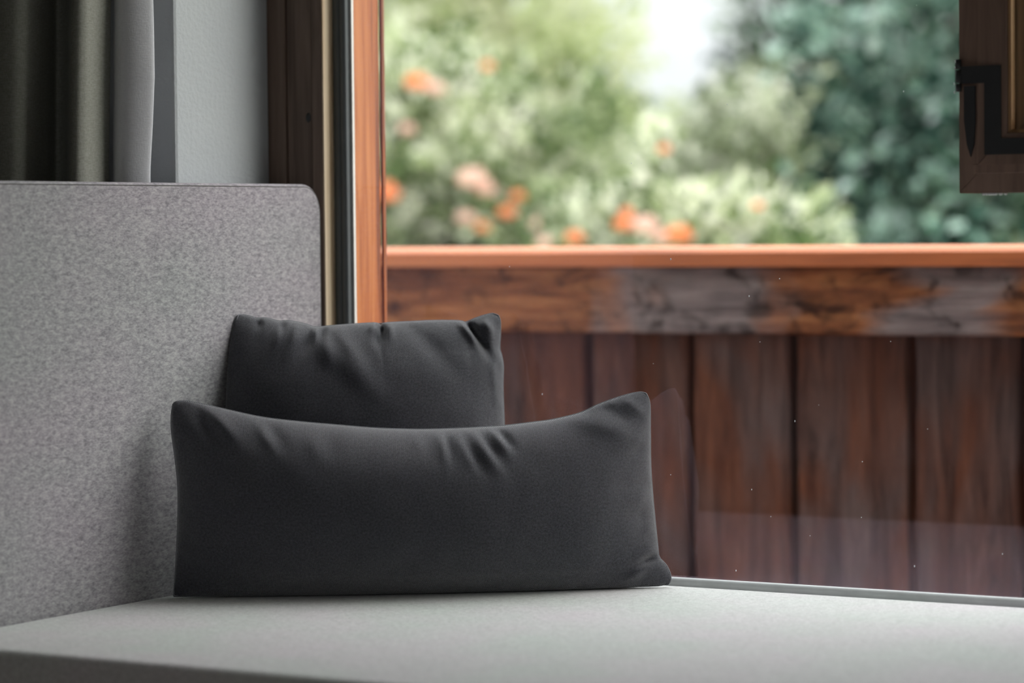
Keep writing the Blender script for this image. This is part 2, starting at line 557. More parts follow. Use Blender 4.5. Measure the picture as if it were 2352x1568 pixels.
# rubber gasket: two ribs on the jamb, a round bead along the seat
prof = [(0.0127, 0.004), (0.0127, -0.0035)] + [(0.0127 + 0.0065 * (1 - math.cos(a)), -0.0035 - 0.0030 * math.sin(a)) for a in [i * math.pi / 8 for i in range(1, 9)]] + \
       [(0.0257 + 0.0055 * (1 - math.cos(a)), -0.0035 - 0.0030 * math.sin(a)) for a in [i * math.pi / 8 for i in range(1, 9)]] + [(0.0367, 0.004)]
obj('gasket', prism(bmesh.new(), prof, 'z', -0.06, FT), M_GASKET_SHADED, win, False)
obj('spacer_bar', bbox(0.0127, 0.0405, 0.0065, 0.0125, -0.06, FT, 0.0008), M_SPACER, win)
prof = [(0.004, -0.05)] + [(-0.0035 - 0.0075 * math.cos(a), 0.0030 + 0.0075 * math.sin(a)) for a in [i * math.pi / 10 for i in range(-2, 11)]] + [(0.004, 0.0030)]
prof = [(0.004, -0.05), (-0.011, -0.05)] + [(-0.0035 - 0.0075 * math.cos(a), 0.0030 + 0.0075 * math.sin(a)) for a in [i * math.pi / 12 for i in range(0, 13)]]
obj('gasket_bead', prism(bmesh.new(), prof, 'x', 0.037, WX1), M_GASKET_LIT, win, True)
obj('gasket', bbox(WX1 - 0.026, WX1, -0.009, 0.004, -0.06, FT, 0.002), M_GASKET_SHADED, win)
# outer jamb of orange larch beyond the glass
obj('outer_jamb', prism(bmesh.new(), [(0.0405, 0.0127), (0.0405, 0.078), (0.0385, 0.084), (0.020, 0.10), (-0.09, 0.10), (-0.09, 0.0127)], 'z', -0.10, FT), M_WOOD_ORANGE, win)
obj('outer_bead', bbox(0.0385, 0.0435, 0.0855, 0.0935, -0.10, FT, 0.001), M_WOOD_ORANGE, win)
obj('glass_pane', bbox(0.020, WX1 + 0.01, 0.0046, 0.0056, -0.055, FT), M_GLASS, win)
obj('head_rail', bbox(-0.09, 2.32, -0.03, 0.10, WTOP, FT, 0.002), M_WOOD_DARK, win)
obj('sill_rail', bbox(0.037, WX1, 0.006, 0.10, -0.10, -0.030, 0.002), M_WOOD_ORANGE, win)
obj('mullion', bbox(WX1, CX0, -0.03, 0.10, -0.06, WTOP, 0.003), M_WOOD_DARK, win)
obj('end_jamb', bbox(CX1, 2.32, -0.03, 0.10, CBOT - 0.05, WTOP, 0.003), M_WOOD_DARK, win)
obj('casement_sill', bbox(CX0, CX1, -0.03, 0.10, CBOT - 0.05, CBOT, 0.003), M_WOOD_DARK, win)

# ------------------------------------------------------------------ bench
bench = empty('window_bench', (1.05, -0.48, -S))
tag(bench, 'built-in window bench with pale grey felt seat pad', 'bench')
BX1, BD = 2.28, 0.9647
def slab(x0, x1, y0, y1, z0, z1, r, seg=6):
    bm = bmesh.new()
    box(bm, x0, x1, y0, y1, z0, z1, r, seg)
    return bm
obj('seat_pad', slab(0.0115, BX1, -BD, -0.0125, -0.11, 0.0, 0.012), M_SEAT, bench, True)
obj('base', bbox(-0.085, BX1, -BD + 0.03, -0.022, -S, -0.111, 0.003), M_WOOD_DARK, bench)

backrest = None
bm = bmesh.new()
# rounded slab in the y-z plane
y0, y1, z0, z1, r = -BD - 0.004, -0.0355, -0.110, 0.5855, 0.043
def tilt(y):                               # the pad stands a touch proud towards the window
    return 0.0107 * (y + 0.97)
def rrect(y0, y1, z0, z1, r, n=8):
    pts = []
    for cx, cz, a0 in ((y1 - r, z1 - r, 0), (y0 + r, z1 - r, 90)):
        for i in range(n + 1):
            a = math.radians(a0 + 90 * i / n)
            pts.append((cx + r * math.cos(a), cz + r * math.sin(a)))
    pts += [(y0, z0), (y1, z0)]
    return pts
bm = bmesh.new()
base = rrect(y0, y1, z0, z1, r)
def inset(pts, d):
    cy = sum(p[0] for p in pts) / len(pts); cz = sum(p[1] for p in pts) / len(pts)
    out = []
    n = len(pts)
    for i in range(n):
        a, b, c = Vector(pts[i - 1]), Vector(pts[i]), Vector(pts[(i + 1) % n])
        t1 = (b - a).normalized(); t2 = (c - b).normalized()
        n1 = Vector((-t1.y, t1.x)); n2 = Vector((-t2.y, t2.x))
        m = (n1 + n2)
        m = m / max(0.5, m.length_squared / 2)
        out.append((b.x + m.x * d, b.y + m.y * d))
    return out
TH = 0.084
rings = []
for k in range(7):
    a = math.pi / 2 * k / 6
    rr = 0.007
    rings.append((inset(base, rr * (1 - math.sin(a))), -TH + rr * (1 - math.cos(a))))
for k in range(7):
    a = math.pi / 2 * k / 6
    rr = 0.007
    rings.append((inset(base, rr * (1 - math.cos(a))), -rr * (1 - math.sin(a))))
vr = [[bm.verts.new((x + (tilt(p[0]) if x > -0.03 else 0.0), p[0], p[1])) for p in pts] for pts, x in rings]
for A, B in zip(vr, vr[1:]):
    for i in range(len(A)):
        bm.faces.new((A[i], A[(i + 1) % len(A)], B[(i + 1) % len(A)], B[i]))
bm.faces.new(vr[0][::-1]); bm.faces.new(vr[-1])
backrest = obj('backrest', bm, M_BACK, bench, False)
for p in backrest.data.polygons:
    p.use_smooth = len(p.vertices) == 4
bm = bmesh.new()
path = [(-0.0005 + tilt(q[0]), q[0], q[1]) for q in inset(base, 0.0044)[:18]]
tube(bm, [(path[0][0], path[0][1], z0)] + path + [(path[-1][0], path[-1][1], z0)], 0.0008, 6)
obj('seam', bm, M_THREAD, backrest)

# ------------------------------------------------------------------ cushions
def lerp_poly(pts, q):
    """pts sorted list of (param, s, t) -> (s,t), Catmull-free linear with smoothing done beforehand"""
    for i in range(len(pts) - 1):
        if q <= pts[i + 1][0] or i == len(pts) - 2:
            a, b = pts[i], pts[i + 1]
            k = (q - a[0]) / max(1e-9, b[0] - a[0])
            k = min(1, max(0, k))
            return Vector((a[1] + (b[1] - a[1]) * k, a[2] + (b[2] - a[2]) * k))

def param(pts):
    """arc-length parameter after Catmull-Rom refinement"""
    P = [Vector(p) for p in pts]
    out = []
    n = len(P)
    for i in range(n - 1):
        p0, p1, p2, p3 = P[max(0, i - 1)], P[i], P[i + 1], P[min(n - 1, i + 2)]
        for k in range(8):
            t = k / 8
            out.append(0.5 * ((2 * p1) + (p2 - p0) * t + (2 * p0 - 5 * p1 + 4 * p2 - p3) * t * t + (3 * p1 - p0 - 3 * p2 + p3) * t ** 3))
    out.append(P[-1])
    d = [0]
    for a, b in zip(out, out[1:]):
        d.append(d[-1] + (b - a).length)
    return [(x / d[-1], p.x, p.y) for x, p in zip(d, out)]

def cushion(name, label, O, e, lean, top, right_, bottom, left, TF, TB, creases, nu=200, nv=110, sag=0.0):
    e = Vector((e[0], e[1], 0)).normalized()
    m = Vector((-e.y, e.x, 0))
    t = m * math.sin(math.radians(lean)) + Vector((0, 0, math.cos(math.radians(lean))))
    n = t.cross(e).normalized()                   # away from the camera is +m
    if n.dot(m) < 0:
        n = -n
    O = Vector(O)
    ct, cr, cb, cl = param(top), param(right_), param(bottom), param(left)   # top: left->right, right: bottom->top
    c00, c10 = lerp_poly(cb, 0), lerp_poly(cb, 1)
    c01, c11 = lerp_poly(ct, 0), lerp_poly(ct, 1)
    U = [0.5 - 0.5 * math.cos(math.pi * i / nu) for i in range(nu + 1)]
    V = [0.5 - 0.5 * math.cos(math.pi * j / nv) for j in range(nv + 1)]
    B0 = [lerp_poly(cb, u) for u in U]; B1 = [lerp_poly(ct, u) for u in U]
    L0 = [lerp_poly(cl, v) for v in V]; L1 = [lerp_poly(cr, v) for v in V]
    bm = bmesh.new()
    uvl = bm.loops.layers.uv.new('UVMap')
    st = {}
    def place(i, j, side):
        u, v = U[i], V[j]
        p = (1 - v) * B0[i] + v * B1[i] + (1 - u) * L0[j] + u * L1[j] - ((1 - u) * (1 - v) * c00 + u * (1 - v) * c10 + (1 - u) * v * c01 + u * v * c11)
        a = max(0.0, 1 - abs(2 * u - 1) ** 2.2); b = max(0.0, 1 - abs(2 * v - 1) ** 2.2)
        vv = v ** 1.18 if side < 0 else v
        b = max(0.0, 1 - abs(2 * vv - 1) ** 2.0)
        h = (a ** 0.62) * (b ** 0.52)
        d = (TF if side < 0 else TB) * h
        ed = min(1.0, min(a, b) * 3.0)
        if side < 0:
            for (s0, t0, ang, ln, wd, amp) in creases:
                dx, dy = p.x - s0, p.y - t0
                ca, sa = math.cos(math.radians(ang)), math.sin(math.radians(ang))
                al, ac = dx * ca + dy * sa, -dx * sa + dy * ca
                if abs(al) < 2.2 * ln and abs(ac) < 3.5 * wd:
                    d += amp * math.exp(-(al / ln) ** 2 - (ac / wd) ** 2) * min(1.0, min(a, b) * 6 + 0.1)
        nz = mnoise.noise(Vector((p.x * 13 + side, p.y * 13, 1.7))) * 0.0022 + mnoise.noise(Vector((p.x * 34 + side * 3, p.y * 30, 5.2))) * 0.0009
        # small gathers along the seam
        gat = (1 - ed) * mnoise.noise(Vector((p.x * 70, p.y * 70, 3.3))) * 0.0016
        d += nz * ed + gat
        w = O + e * p.x + t * p.y + n * (d * side)
        w.z = max(w.z, 0.0015)
        w.x = max(w.x, 0.0025 + tilt(w.y))
        w.y = min(w.y, -0.0015)
        return w, (p.x, p.y)
    G = {}
    for side in (-1, 1):
        for j in range(nv + 1):
            for i in range(nu + 1):
                edge = i in (0, nu) or j in (0, nv)
                if side == 1 and edge:
                    G[side, i, j] = G[-1, i, j]
                    continue
                w, q = place(i, j, side)
                vtx = bm.verts.new(w)
                st[vtx] = q
                G[side, i, j] = vtx
        for j in range(nv):
            for i in range(nu):
                q = (G[side, i, j], G[side, i + 1, j], G[side, i + 1, j + 1], G[side, i, j + 1])
                f = bm.faces.new(q if side < 0 else q[::-1])
                for lp in f.loops:
                    lp[uvl].uv = st[lp.vert]
    rim = [G[-1, i, 0].co.copy() for i in range(0, nu, 2)] + [G[-1, nu, j].co.copy() for j in range(0, nv, 2)] + \
          [G[-1, i, nv].co.copy() for i in range(nu, 0, -2)] + [G[-1, 0, j].co.copy() for j in range(nv, 0, -2)]
    bc = sum(rim, Vector()) / len(rim)
    root = empty(name, (bc.x, bc.y, 0.0))
    tag(root, label, 'cushion')
    obj('cover', bm, M_PILLOW, root, True)
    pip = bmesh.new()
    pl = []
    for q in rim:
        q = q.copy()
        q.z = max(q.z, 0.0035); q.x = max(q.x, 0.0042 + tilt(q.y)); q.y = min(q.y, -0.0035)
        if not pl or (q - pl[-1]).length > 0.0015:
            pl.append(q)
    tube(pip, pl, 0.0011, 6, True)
    obj('lit_seam_rim', pip, M_SEAM_RIM, root, True)
    return root

# long cushion across the corner
TOP1 = [(-0.0095, 0.2725), (-0.0057, 0.2762), (0.0035, 0.2772), (0.02, 0.2755), (0.0659, 0.2641), (0.1149, 0.2528), (0.1641, 0.2459), (0.2135, 0.2407), (0.2753, 0.2347), (0.3374, 0.2318), (0.3934, 0.2322), (0.4559, 0.2349), (0.4999, 0.2391), (0.5313, 0.243), (0.5692, 0.2517), (0.5945, 0.2626), (0.6199, 0.2715), (0.6389, 0.2769), (0.656, 0.2797), (0.6650, 0.2780)]
RIGHT1 = [(0.6920, 0.004), (0.6958, 0.010), (0.6948, 0.021), (0.6885, 0.0335), (0.6795, 0.0434), (0.6775, 0.0603), (0.6749, 0.0916), (0.6724, 0.1229), (0.6709, 0.1479), (0.6696, 0.1792), (0.6701, 0.2417), (0.6697, 0.2650), (0.6650, 0.2780)]
BOT1 = [(-0.012, 0.002), (0.17, -0.004), (0.36, -0.006), (0.55, -0.004), (0.66, 0.000), (0.6920, 0.004)]
LEFT1 = [(-0.012, 0.002), (-0.006, 0.08), (-0.004, 0.16), (-0.012, 0.24), (-0.0095, 0.2725)]
CR1 = [  # s, t, angle, length, width, height
    (0.377, 0.207, 100, 0.022, 0.0050, -0.0045), (0.366, 0.207, 98, 0.022, 0.0055, 0.0045),
    (0.397, 0.203, 112, 0.026, 0.0070, 0.0045), (0.410, 0.194, 118, 0.026, 0.0070, -0.0055),
    (0.423, 0.205, 120, 0.034, 0.0075, 0.0060), (0.437, 0.203, 122, 0.024, 0.0055, -0.0060),
    (0.446, 0.215, 124, 0.020, 0.0050, 0.0060), (0.4565, 0.2200, 124, 0.018, 0.0050, -0.0080),
    (0.330, 0.218, 100, 0.014, 0.0080, 0.0025), (0.345, 0.214, 100, 0.018, 0.0080, -0.0025),
    (0.610, 0.254, 155, 0.036, 0.0100, -0.0050), (0.590, 0.234, 160, 0.050, 0.0120, 0.0045), (0.640, 0.262, 140, 0.020, 0.0080, 0.0030),
    (0.666, 0.0410, 22, 0.020, 0.0050, -0.0120), (0.648, 0.0260, 40, 0.025, 0.0080, 0.0050), (0.668, 0.0560, 20, 0.020, 0.0070, 0.0040),
    (0.658, 0.150, 8, 0.030, 0.0060, -0.0035), (0.656, 0.105, 5, 0.028, 0.0060, -0.0030), (0.658, 0.128, 5, 0.028, 0.0080, 0.0030), (0.655, 0.195, 10, 0.025, 0.0070, -0.0030),
    (0.060, 0.244, 130, 0.030, 0.0110, 0.0065), (0.040, 0.236, 125, 0.035, 0.0110, -0.0060), (0.132, 0.232, 120, 0.024, 0.0090, -0.0040), (0.120, 0.224, 120, 0.024, 0.0080, 0.0040),
    (0.185, 0.215, 100, 0.020, 0.0120, 0.0025), (0.210, 0.213, 95, 0.020, 0.0120, -0.0020),
]
cushion('lumbar_cushion', 'long dark grey woven cushion lying across the bench corner in front', (0.0535, -0.4538, 0.0), (0.8009, 0.5988), 4,
        TOP1, RIGHT1, BOT1, LEFT1, 0.098, 0.050, CR1, 240, 110)

TOP2 = [(-0.1980, 0.3900), (-0.1945, 0.3960), (-0.1866, 0.3978), (-0.1707, 0.3956), (-0.158, 0.3920), (-0.1452, 0.3921), (-0.1261, 0.3870), (-0.1133, 0.3878), (-0.0878, 0.3825), (-0.0738, 0.3778), (-0.0494, 0.3794), (-0.0237, 0.3810), (0.0085, 0.3826), (0.0180, 0.3826), (0.0232, 0.3795), (0.0291, 0.3824), (0.06, 0.3838), (0.1053, 0.3851), (0.140, 0.3842), (0.1492, 0.3823), (0.1636, 0.3878), (0.1799, 0.3928), (0.1897, 0.3944), (0.1981, 0.3915)]
RIGHT2 = [(0.200, 0.008), (0.203, 0.060), (0.2016, 0.148), (0.2024, 0.2286), (0.202, 0.2642), (0.202, 0.2901), (0.2033, 0.316), (0.2011, 0.3322), (0.1987, 0.342), (0.2000, 0.3615), (0.2005, 0.3820), (0.1981, 0.3915)]
BOT2 = [(-0.200, 0.008), (-0.10, 0.014), (0.0, 0.015), (0.10, 0.014), (0.200, 0.008)]
LEFT2 = [(-0.200, 0.008), (-0.206, 0.10), (-0.2080, 0.2195), (-0.2075, 0.2835), (-0.2040, 0.3477), (-0.1980, 0.3900)]
CR2 = [
    (-0.0745, 0.3680, 80, 0.0160, 0.0050, 0.0105), (-0.0640, 0.3660, 75, 0.0140, 0.0040, -0.0084), (-0.0600, 0.3380, 100, 0.0260, 0.0110, 0.0070), (-0.0860, 0.3520, 60, 0.0300, 0.0080, -0.0056),
    (0.0232, 0.3680, 92, 0.0140, 0.0038, -0.0168), (0.0150, 0.3540, 95, 0.0140, 0.0060, -0.0084), (0.0345, 0.3680, 92, 0.0160, 0.0060, 0.0056), (0.0095, 0.3720, 92, 0.0140, 0.0060, 0.0070),
    (0.1590, 0.3680, 122, 0.0200, 0.0042, -0.0210), (0.1490, 0.3640, 122, 0.0240, 0.0060, 0.0084), (0.1720, 0.3450, 118, 0.0260, 0.0080, -0.0084), (0.1800, 0.3720, 120, 0.0160, 0.0080, 0.0084),
    (-0.1560, 0.3840, 85, 0.0100, 0.0045, -0.0084), (-0.1210, 0.3800, 80, 0.0140, 0.0045, -0.0070), (-0.1280, 0.3620, 70, 0.0240, 0.0080, 0.0070), (-0.1050, 0.3660, 70, 0.0220, 0.0070, 0.0056),
    (-0.0300, 0.3450, 120, 0.0360, 0.0110, 0.0056), (0.0900, 0.3450, 130, 0.0500, 0.0150, -0.0049), (0.1880, 0.3000, 95, 0.0500, 0.0080, 0.0028), (-0.0250, 0.3100, 130, 0.0500, 0.0180, 0.0070),
]
cushion('throw_cushion', 'smaller dark grey woven cushion standing behind the long cushion', (0.1950, -0.1895, 0.0), (0.8, 0.6), 9,
        TOP2, RIGHT2, BOT2, LEFT2, 0.088, 0.030, CR2, 180, 150)

# ------------------------------------------------------------------ curtain
cur = empty('curtain', (-0.5, -0.34, -0.44))
tag(cur, 'drawn grey linen curtain in deep folds beside the white wall', 'curtain')
KEYS = [(-1.02, -0.40)]
for kx in (-0.54, -0.42, -0.30, -0.18, -0.06):
    KEYS += [(kx - 0.378, -0.358), (kx - 0.350, -0.345), (kx - 0.255, -0.430)]
KEYS = KEYS[:-1] + [(-0.330, -0.425), (-0.255, -0.466), (-0.218, -0.456), (-0.232, -0.395), (-0.246, -0.352), (-0.215, -0.362), (-0.160, -0.420), (-0.140, -0.415), (-0.146, -0.370), (-0.152, -0.340)]
KEYS = [KEYS[0]] + [(-0.95, -0.36), (-0.87, -0.43), (-0.885, -0.36), (-0.84, -0.36), (-0.76, -0.435), (-0.775, -0.36), (-0.73, -0.36), (-0.65, -0.43), (-0.665, -0.36), (-0.62, -0.36), (-0.54, -0.435), (-0.555, -0.36), (-0.51, -0.36), (-0.43, -0.435), (-0.44, -0.375), (-0.425, -0.352), (-0.39, -0.37)] + KEYS[-10:]
def curve(u):
    n = len(KEYS) - 1
    q = min(0.99999, max(0.0, u)) * n
    i = int(q)
    t = q - i
    P = [Vector(KEYS[min(n, max(0, i + k))]) for k in (-1, 0, 1, 2)]
    return 0.5 * ((2 * P[1]) + (P[2] - P[0]) * t + (2 * P[0] - 5 * P[1] + 4 * P[2] - P[3]) * t * t + (3 * P[1] - P[0] - 3 * P[2] + P[3]) * t ** 3)
def sheet(fn, u0, u1, nu, z0, z1, nz, th):
    """a cloth sheet with thickness; fn(u, z) -> (x, y)"""
    bm = bmesh.new()
    F = []
    for off in (0, 1):
        rows = []
        for j in range(nz + 1):
            z = z0 + (z1 - z0) * j / nz
            row = []
            for i in range(nu + 1):
                u = u0 + (u1 - u0) * i / nu
                x, y = fn(u, z)
                xa, ya = fn(u + 1e-3, z)
                d = Vector((xa - x, ya - y)).normalized()
                row.append(bm.verts.new((x - d.y * th * off, y + d.x * th * off, z)))
            rows.append(row)
        F.append(rows)
    for off, rows in enumerate(F):
        for j in range(nz):
            for i in range(nu):
                bm.faces.new((rows[j][i], rows[j][i + 1], rows[j + 1][i + 1], rows[j + 1][i]))
    A, B = F
    for j in range(nz):
        for i in (0, nu):
            bm.faces.new((A[j][i], A[j + 1][i], B[j + 1][i], B[j][i]))
    for i in range(nu):
        for j in (0, nz):
            bm.faces.new((A[j][i], A[j][i + 1], B[j][i + 1], B[j][i]))
    return bm
def f_cur(u, z):
    p = curve(u)
    dz = z - 0.72
    return p.x + dz * 0.03 + 0.003 * math.sin(z * 2.7 + u * 30), p.y + 0.004 * math.sin(z * 3.1 + u * 40)
obj('cloth', sheet(f_cur, 0.0, 0.999, 420, -0.44, 2.185, 30, 0.002), M_CURTAIN, cur, True)
def f_lin(u, z):
    a = u                                   # -0.15 .. -0.087 rolled edge of the lining
    k = (a + 0.158) / 0.071
    y = -0.318 - 0.030 * math.sin(math.pi * min(1, max(0, k))) ** 0.8
    dz = z - 0.86
    x = a + 0.030 * dz + 0.004 * math.sin(z * 19) * k + (0.008 * dz * k)
    return x, y + 0.002 * math.sin(z * 13 + 1)
obj('lining_edge', sheet(f_lin, -0.158, -0.087, 40, -0.44, 2.185, 40, 0.0015), M_LINING, cur, True)

# ------------------------------------------------------------------ opened casement, swung back over the fixed pane
ws = empty('window_2', (1.33, -0.03, 0.557))
tag(ws, 'opened dark brown casement with black iron corner strap in front of the large pane', None, None, 'structure')
SX0, SX1, SZ0, SZ1 = 1.058, 1.596, 0.557, 1.80
def mitre(x0, x1, z0, z1, w, ya, yb, names, mat, parent):
    """four mitred members of a rectangular frame"""
    I = (x0 + w, x1 - w, z0 + w, z1 - w)
    quads = [[(x0, z0), (I[0], I[2]), (I[0], I[3]), (x0, z1)], [(x1, z0), (x1, z1), (I[1], I[3]), (I[1], I[2])],
             [(x0, z0), (x1, z0), (I[1], I[2]), (I[0], I[2])], [(x0, z1), (I[0], I[3]), (I[1], I[3]), (x1, z1)]]
    for q, nm in zip(quads, names):
        bm = prism(bmesh.new(), q, 'y', ya, yb)
        bmesh.ops.bevel(bm, geom=bm.edges[:], offset=0.0009, segments=2, affect='EDGES')
        obj(nm, bm, mat, parent)
mitre(SX0, SX1, SZ0, SZ1, 0.0285, -0.0455, -0.0135, ['lip_strip'] * 4, M_SASH, ws)
mitre(SX0 + 0.0283, SX1 - 0.0283, SZ0 + 0.0375, SZ1 - 0.0283, 0.0417, -0.0500, -0.0155, ['stile', 'stile', 'rail', 'rail'], M_SASH, ws)
# filler of the lower rail between lip and rail
obj('lower_lip', bbox(SX0 + 0.02, SX1 - 0.02, -0.0462, -0.014, SZ0 + 0.026, SZ0 + 0.0385, 0.0008), M_SASH, ws)
gx0, gx1, gz0, gz1 = SX0 + 0.0700, SX1 - 0.0700, SZ0 + 0.0790, SZ1 - 0.0700
mitre(gx0, gx1, gz0, gz1, 0.0045, -0.0462, -0.0300, ['glazing_bead'] * 4, M_BEAD, ws)
mitre(gx0, gx1, gz0, gz1, 0.0240, -0.0240, -0.0150, ['glazing_bead'] * 4, M_BEAD, ws)
obj('glass_pane', bbox(gx0 + 0.0005, gx1 - 0.0005, -0.0285, -0.0255, gz0 + 0.0005, gz1 - 0.0005), M_GLASS2, ws)
bm = bmesh.new()
pts = [(1.062, 0.7264), (1.062, 0.7033), (1.0968, 0.7033), (1.0968, 0.6078), (1.32, 0.6078), (1.32, 0.6292), (1.1202, 0.6292), (1.1202, 0.7264)]
prism(bm, pts, 'y', -0.0525, -0.0500)
strap = obj('corner_strap', bm, M_IRON, ws)
bm = bmesh.new()
tube(bm, [(1.0595, -0.0505, 0.693), (1.0595, -0.0505, 0.7035)], 0.0042, 10)
tube(bm, [(1.0595, -0.0505, 0.7045), (1.0595, -0.0505, 0.722)], 0.0046, 10)
tube(bm, [(1.0595, -0.0505, 0.723), (1.0595, -0.0505, 0.736)], 0.0042, 10)
obj('hinge_knuckle', bm, M_IRON, strap, True)
bm = bmesh.new()
prism(bm, [(1.0665, 0.700), (1.0665, 0.655), (1.0705, 0.622), (1.0755, 0.606), (1.0805, 0.622), (1.0825, 0.655), (1.0825, 0.700)], 'y', -0.0490, -0.0456)
obj('strap_leaf', bm, M_IRON, strap)
bm = bmesh.new()
for x, z in ((1.0565, 0.7330), (1.0555, 0.7245), (1.0545, 0.7035), (1.0548, 0.6920)):
    ico(bm, (x, -0.0530, z), 0.0013, 1, (0.8, 1, 1.6))
for i in range(9):
    ico(bm, (1.092 + i * 0.0036 + RNG.uniform(-.001, .001), -0.040 + RNG.uniform(-.003, .003), SZ0 - 0.0015), 0.0026, 1, (1.1, 1, 0.8))
o = obj('water_drop_glints', bm, M_DROP_GLINT, ws, True)
o['kind'] = 'stuff'

# drops and specks on the big pane
SPK = [(0.3289, 0.6667), (0.3368, 0.6311), (0.519, 0.6398), (0.7346, 0.3513), (0.7884, 0.2402), (0.72, 0.1409), (0.75, 0.1036), (0.8899, 0.1085), (1.0983, 0.0677), (0.9694, 0.0443), (0.5627, 0.3177), (0.7179, 0.4161), (0.9352, 0.3544), (0.9897, 0.2347), (0.3212, 0.4586), (0.5925, 0.4689), (0.7659, 0.4409), (0.3756, 0.2694), (0.5899, 0.1574), (0.5295, 0.608), (0.6854, 0.6885), (0.9762, 0.8155), (0.8256, 0.2638), (0.7129, 0.6692), (0.9563, 0.6984), (0.442, 0.5842), (0.8917, 0.1864), (0.811, 0.0792), (0.6943, 0.0238)]
bm = bmesh.new()
for i, (x, z) in enumerate(SPK):
    r = RNG.uniform(0.0005, 0.0011)
    ico(bm, (x, 0.0042, z), r, 1, (1, 0.5, RNG.choice((1, 1, 1.8))))
o = obj('water_drop_glints', bm, M_DROP_GLINT, win, True)
o['kind'] = 'stuff'

# ------------------------------------------------------------------ balcony
rail = empty('balcony_railing', (0.0, 1.06, -0.52))
tag(rail, 'weathered brown plank balcony railing with orange wooden top rail', 'railing')
bm = prism(bmesh.new(), [(1.000, 0.4417), (1.000, 0.4668), (1.003, 0.4700), (1.010, 0.4745), (1.100, 0.4785), (1.115, 0.474), (1.115, 0.4417)], 'x', -3.2, 3.2)
obj('top_rail', bm, M_RAIL, rail)
def rough_plank(x0, x1, y0, y1, z0, z1, axis, amp, n, seed):
    bm = bmesh.new()
    rings = []
    for i in range(n + 1):
        k = i / n
        w0 = mnoise.noise(Vector((k * 7, seed, 0.1))) * amp
        w1 = mnoise.noise(Vector((k * 7, seed, 9.1))) * amp
        if axis == 'z':
            z = z0 + (z1 - z0) * k
            q = [(x0 + w0, y0 + 0.004, z), (x0 + w0 + 0.006, y0, z), (x1 + w1 - 0.006, y0, z), (x1 + w1, y0 + 0.004, z), (x1 + w1, y1, z), (x0 + w0, y1, z)]
        else:
            x = x0 + (x1 - x0) * k
            q = [(x, y0 + 0.004, z0 + w0), (x, y0, z0 + w0 + 0.005), (x, y0, z1 - 0.002), (x, y0 + 0.002, z1), (x, y1, z1), (x, y1, z0 + w0)]
        rings.append([bm.verts.new(c) for c in q])
    for A, B in zip(rings, rings[1:]):
        for i in range(6):
            bm.faces.new((A[i], A[(i + 1) % 6], B[(i + 1) % 6], B[i]))
    bm.faces.new(rings[0][::-1]); bm.faces.new(rings[-1])
    return bm
obj('rail_board', rough_plank(-3.2, 3.2, 1.012, 1.046, 0.3190, 0.4416, 'x', 0.004, 60, 2.0), M_BOARD, rail)
EDG = [-1.96, -1.73, -1.50, -1.27, -1.05, -0.83, -0.605, -0.376, -0.145, 0.0746, 0.2819, 0.5094, 0.7207, 0.95, 1.17, 1.40, 1.62, 1.86, 2.10]
for i in range(len(EDG) - 1):
    o = obj('plank', rough_plank(EDG[i] + 0.0085, EDG[i + 1] - 0.0085, 1.052 + 0.004 * (i % 3), 1.082, -0.50, 0.440, 'z', 0.006, 10, i * 3.7), M_PLANK, rail)
for i in range(1, len(EDG) - 1):
    obj('batten', bbox(EDG[i] - 0.035, EDG[i] + 0.035, 1.0900, 1.103, -0.50, 0.440), M_PLANK, rail)
for x in (-1.9, -0.1, 1.8):
    obj('post', bbox(x - 0.045, x + 0.045, 1.1045, 1.18, -0.52, 0.4416, 0.003), M_WOOD_DARK, rail)
deck = bmesh.new()
box(deck, -3.4, 3.4, OUTY, 1.30, -0.56, -0.52)
struct('floor_balcony', deck, M_PLANK)

# ------------------------------------------------------------------ garden
struct('floor_garden', bbox(-40, 40, 1.5, 45, -2.1, -2.0), M_GROUND)

def leaf_verts(c, d, nrm, ln, wd):
    s = d.cross(nrm).normalized()
    return [c, c + d * ln * 0.45 + s * wd + nrm * wd * 0.35, c + d * ln, c + d * ln * 0.45 - s * wd + nrm * wd * 0.35]

def rand_dir(r):
    while True:
        v = Vector((r.uniform(-1, 1), r.uniform(-1, 1), r.uniform(-1, 1)))
        if 0.05 < v.length < 1:
            return v.normalized()

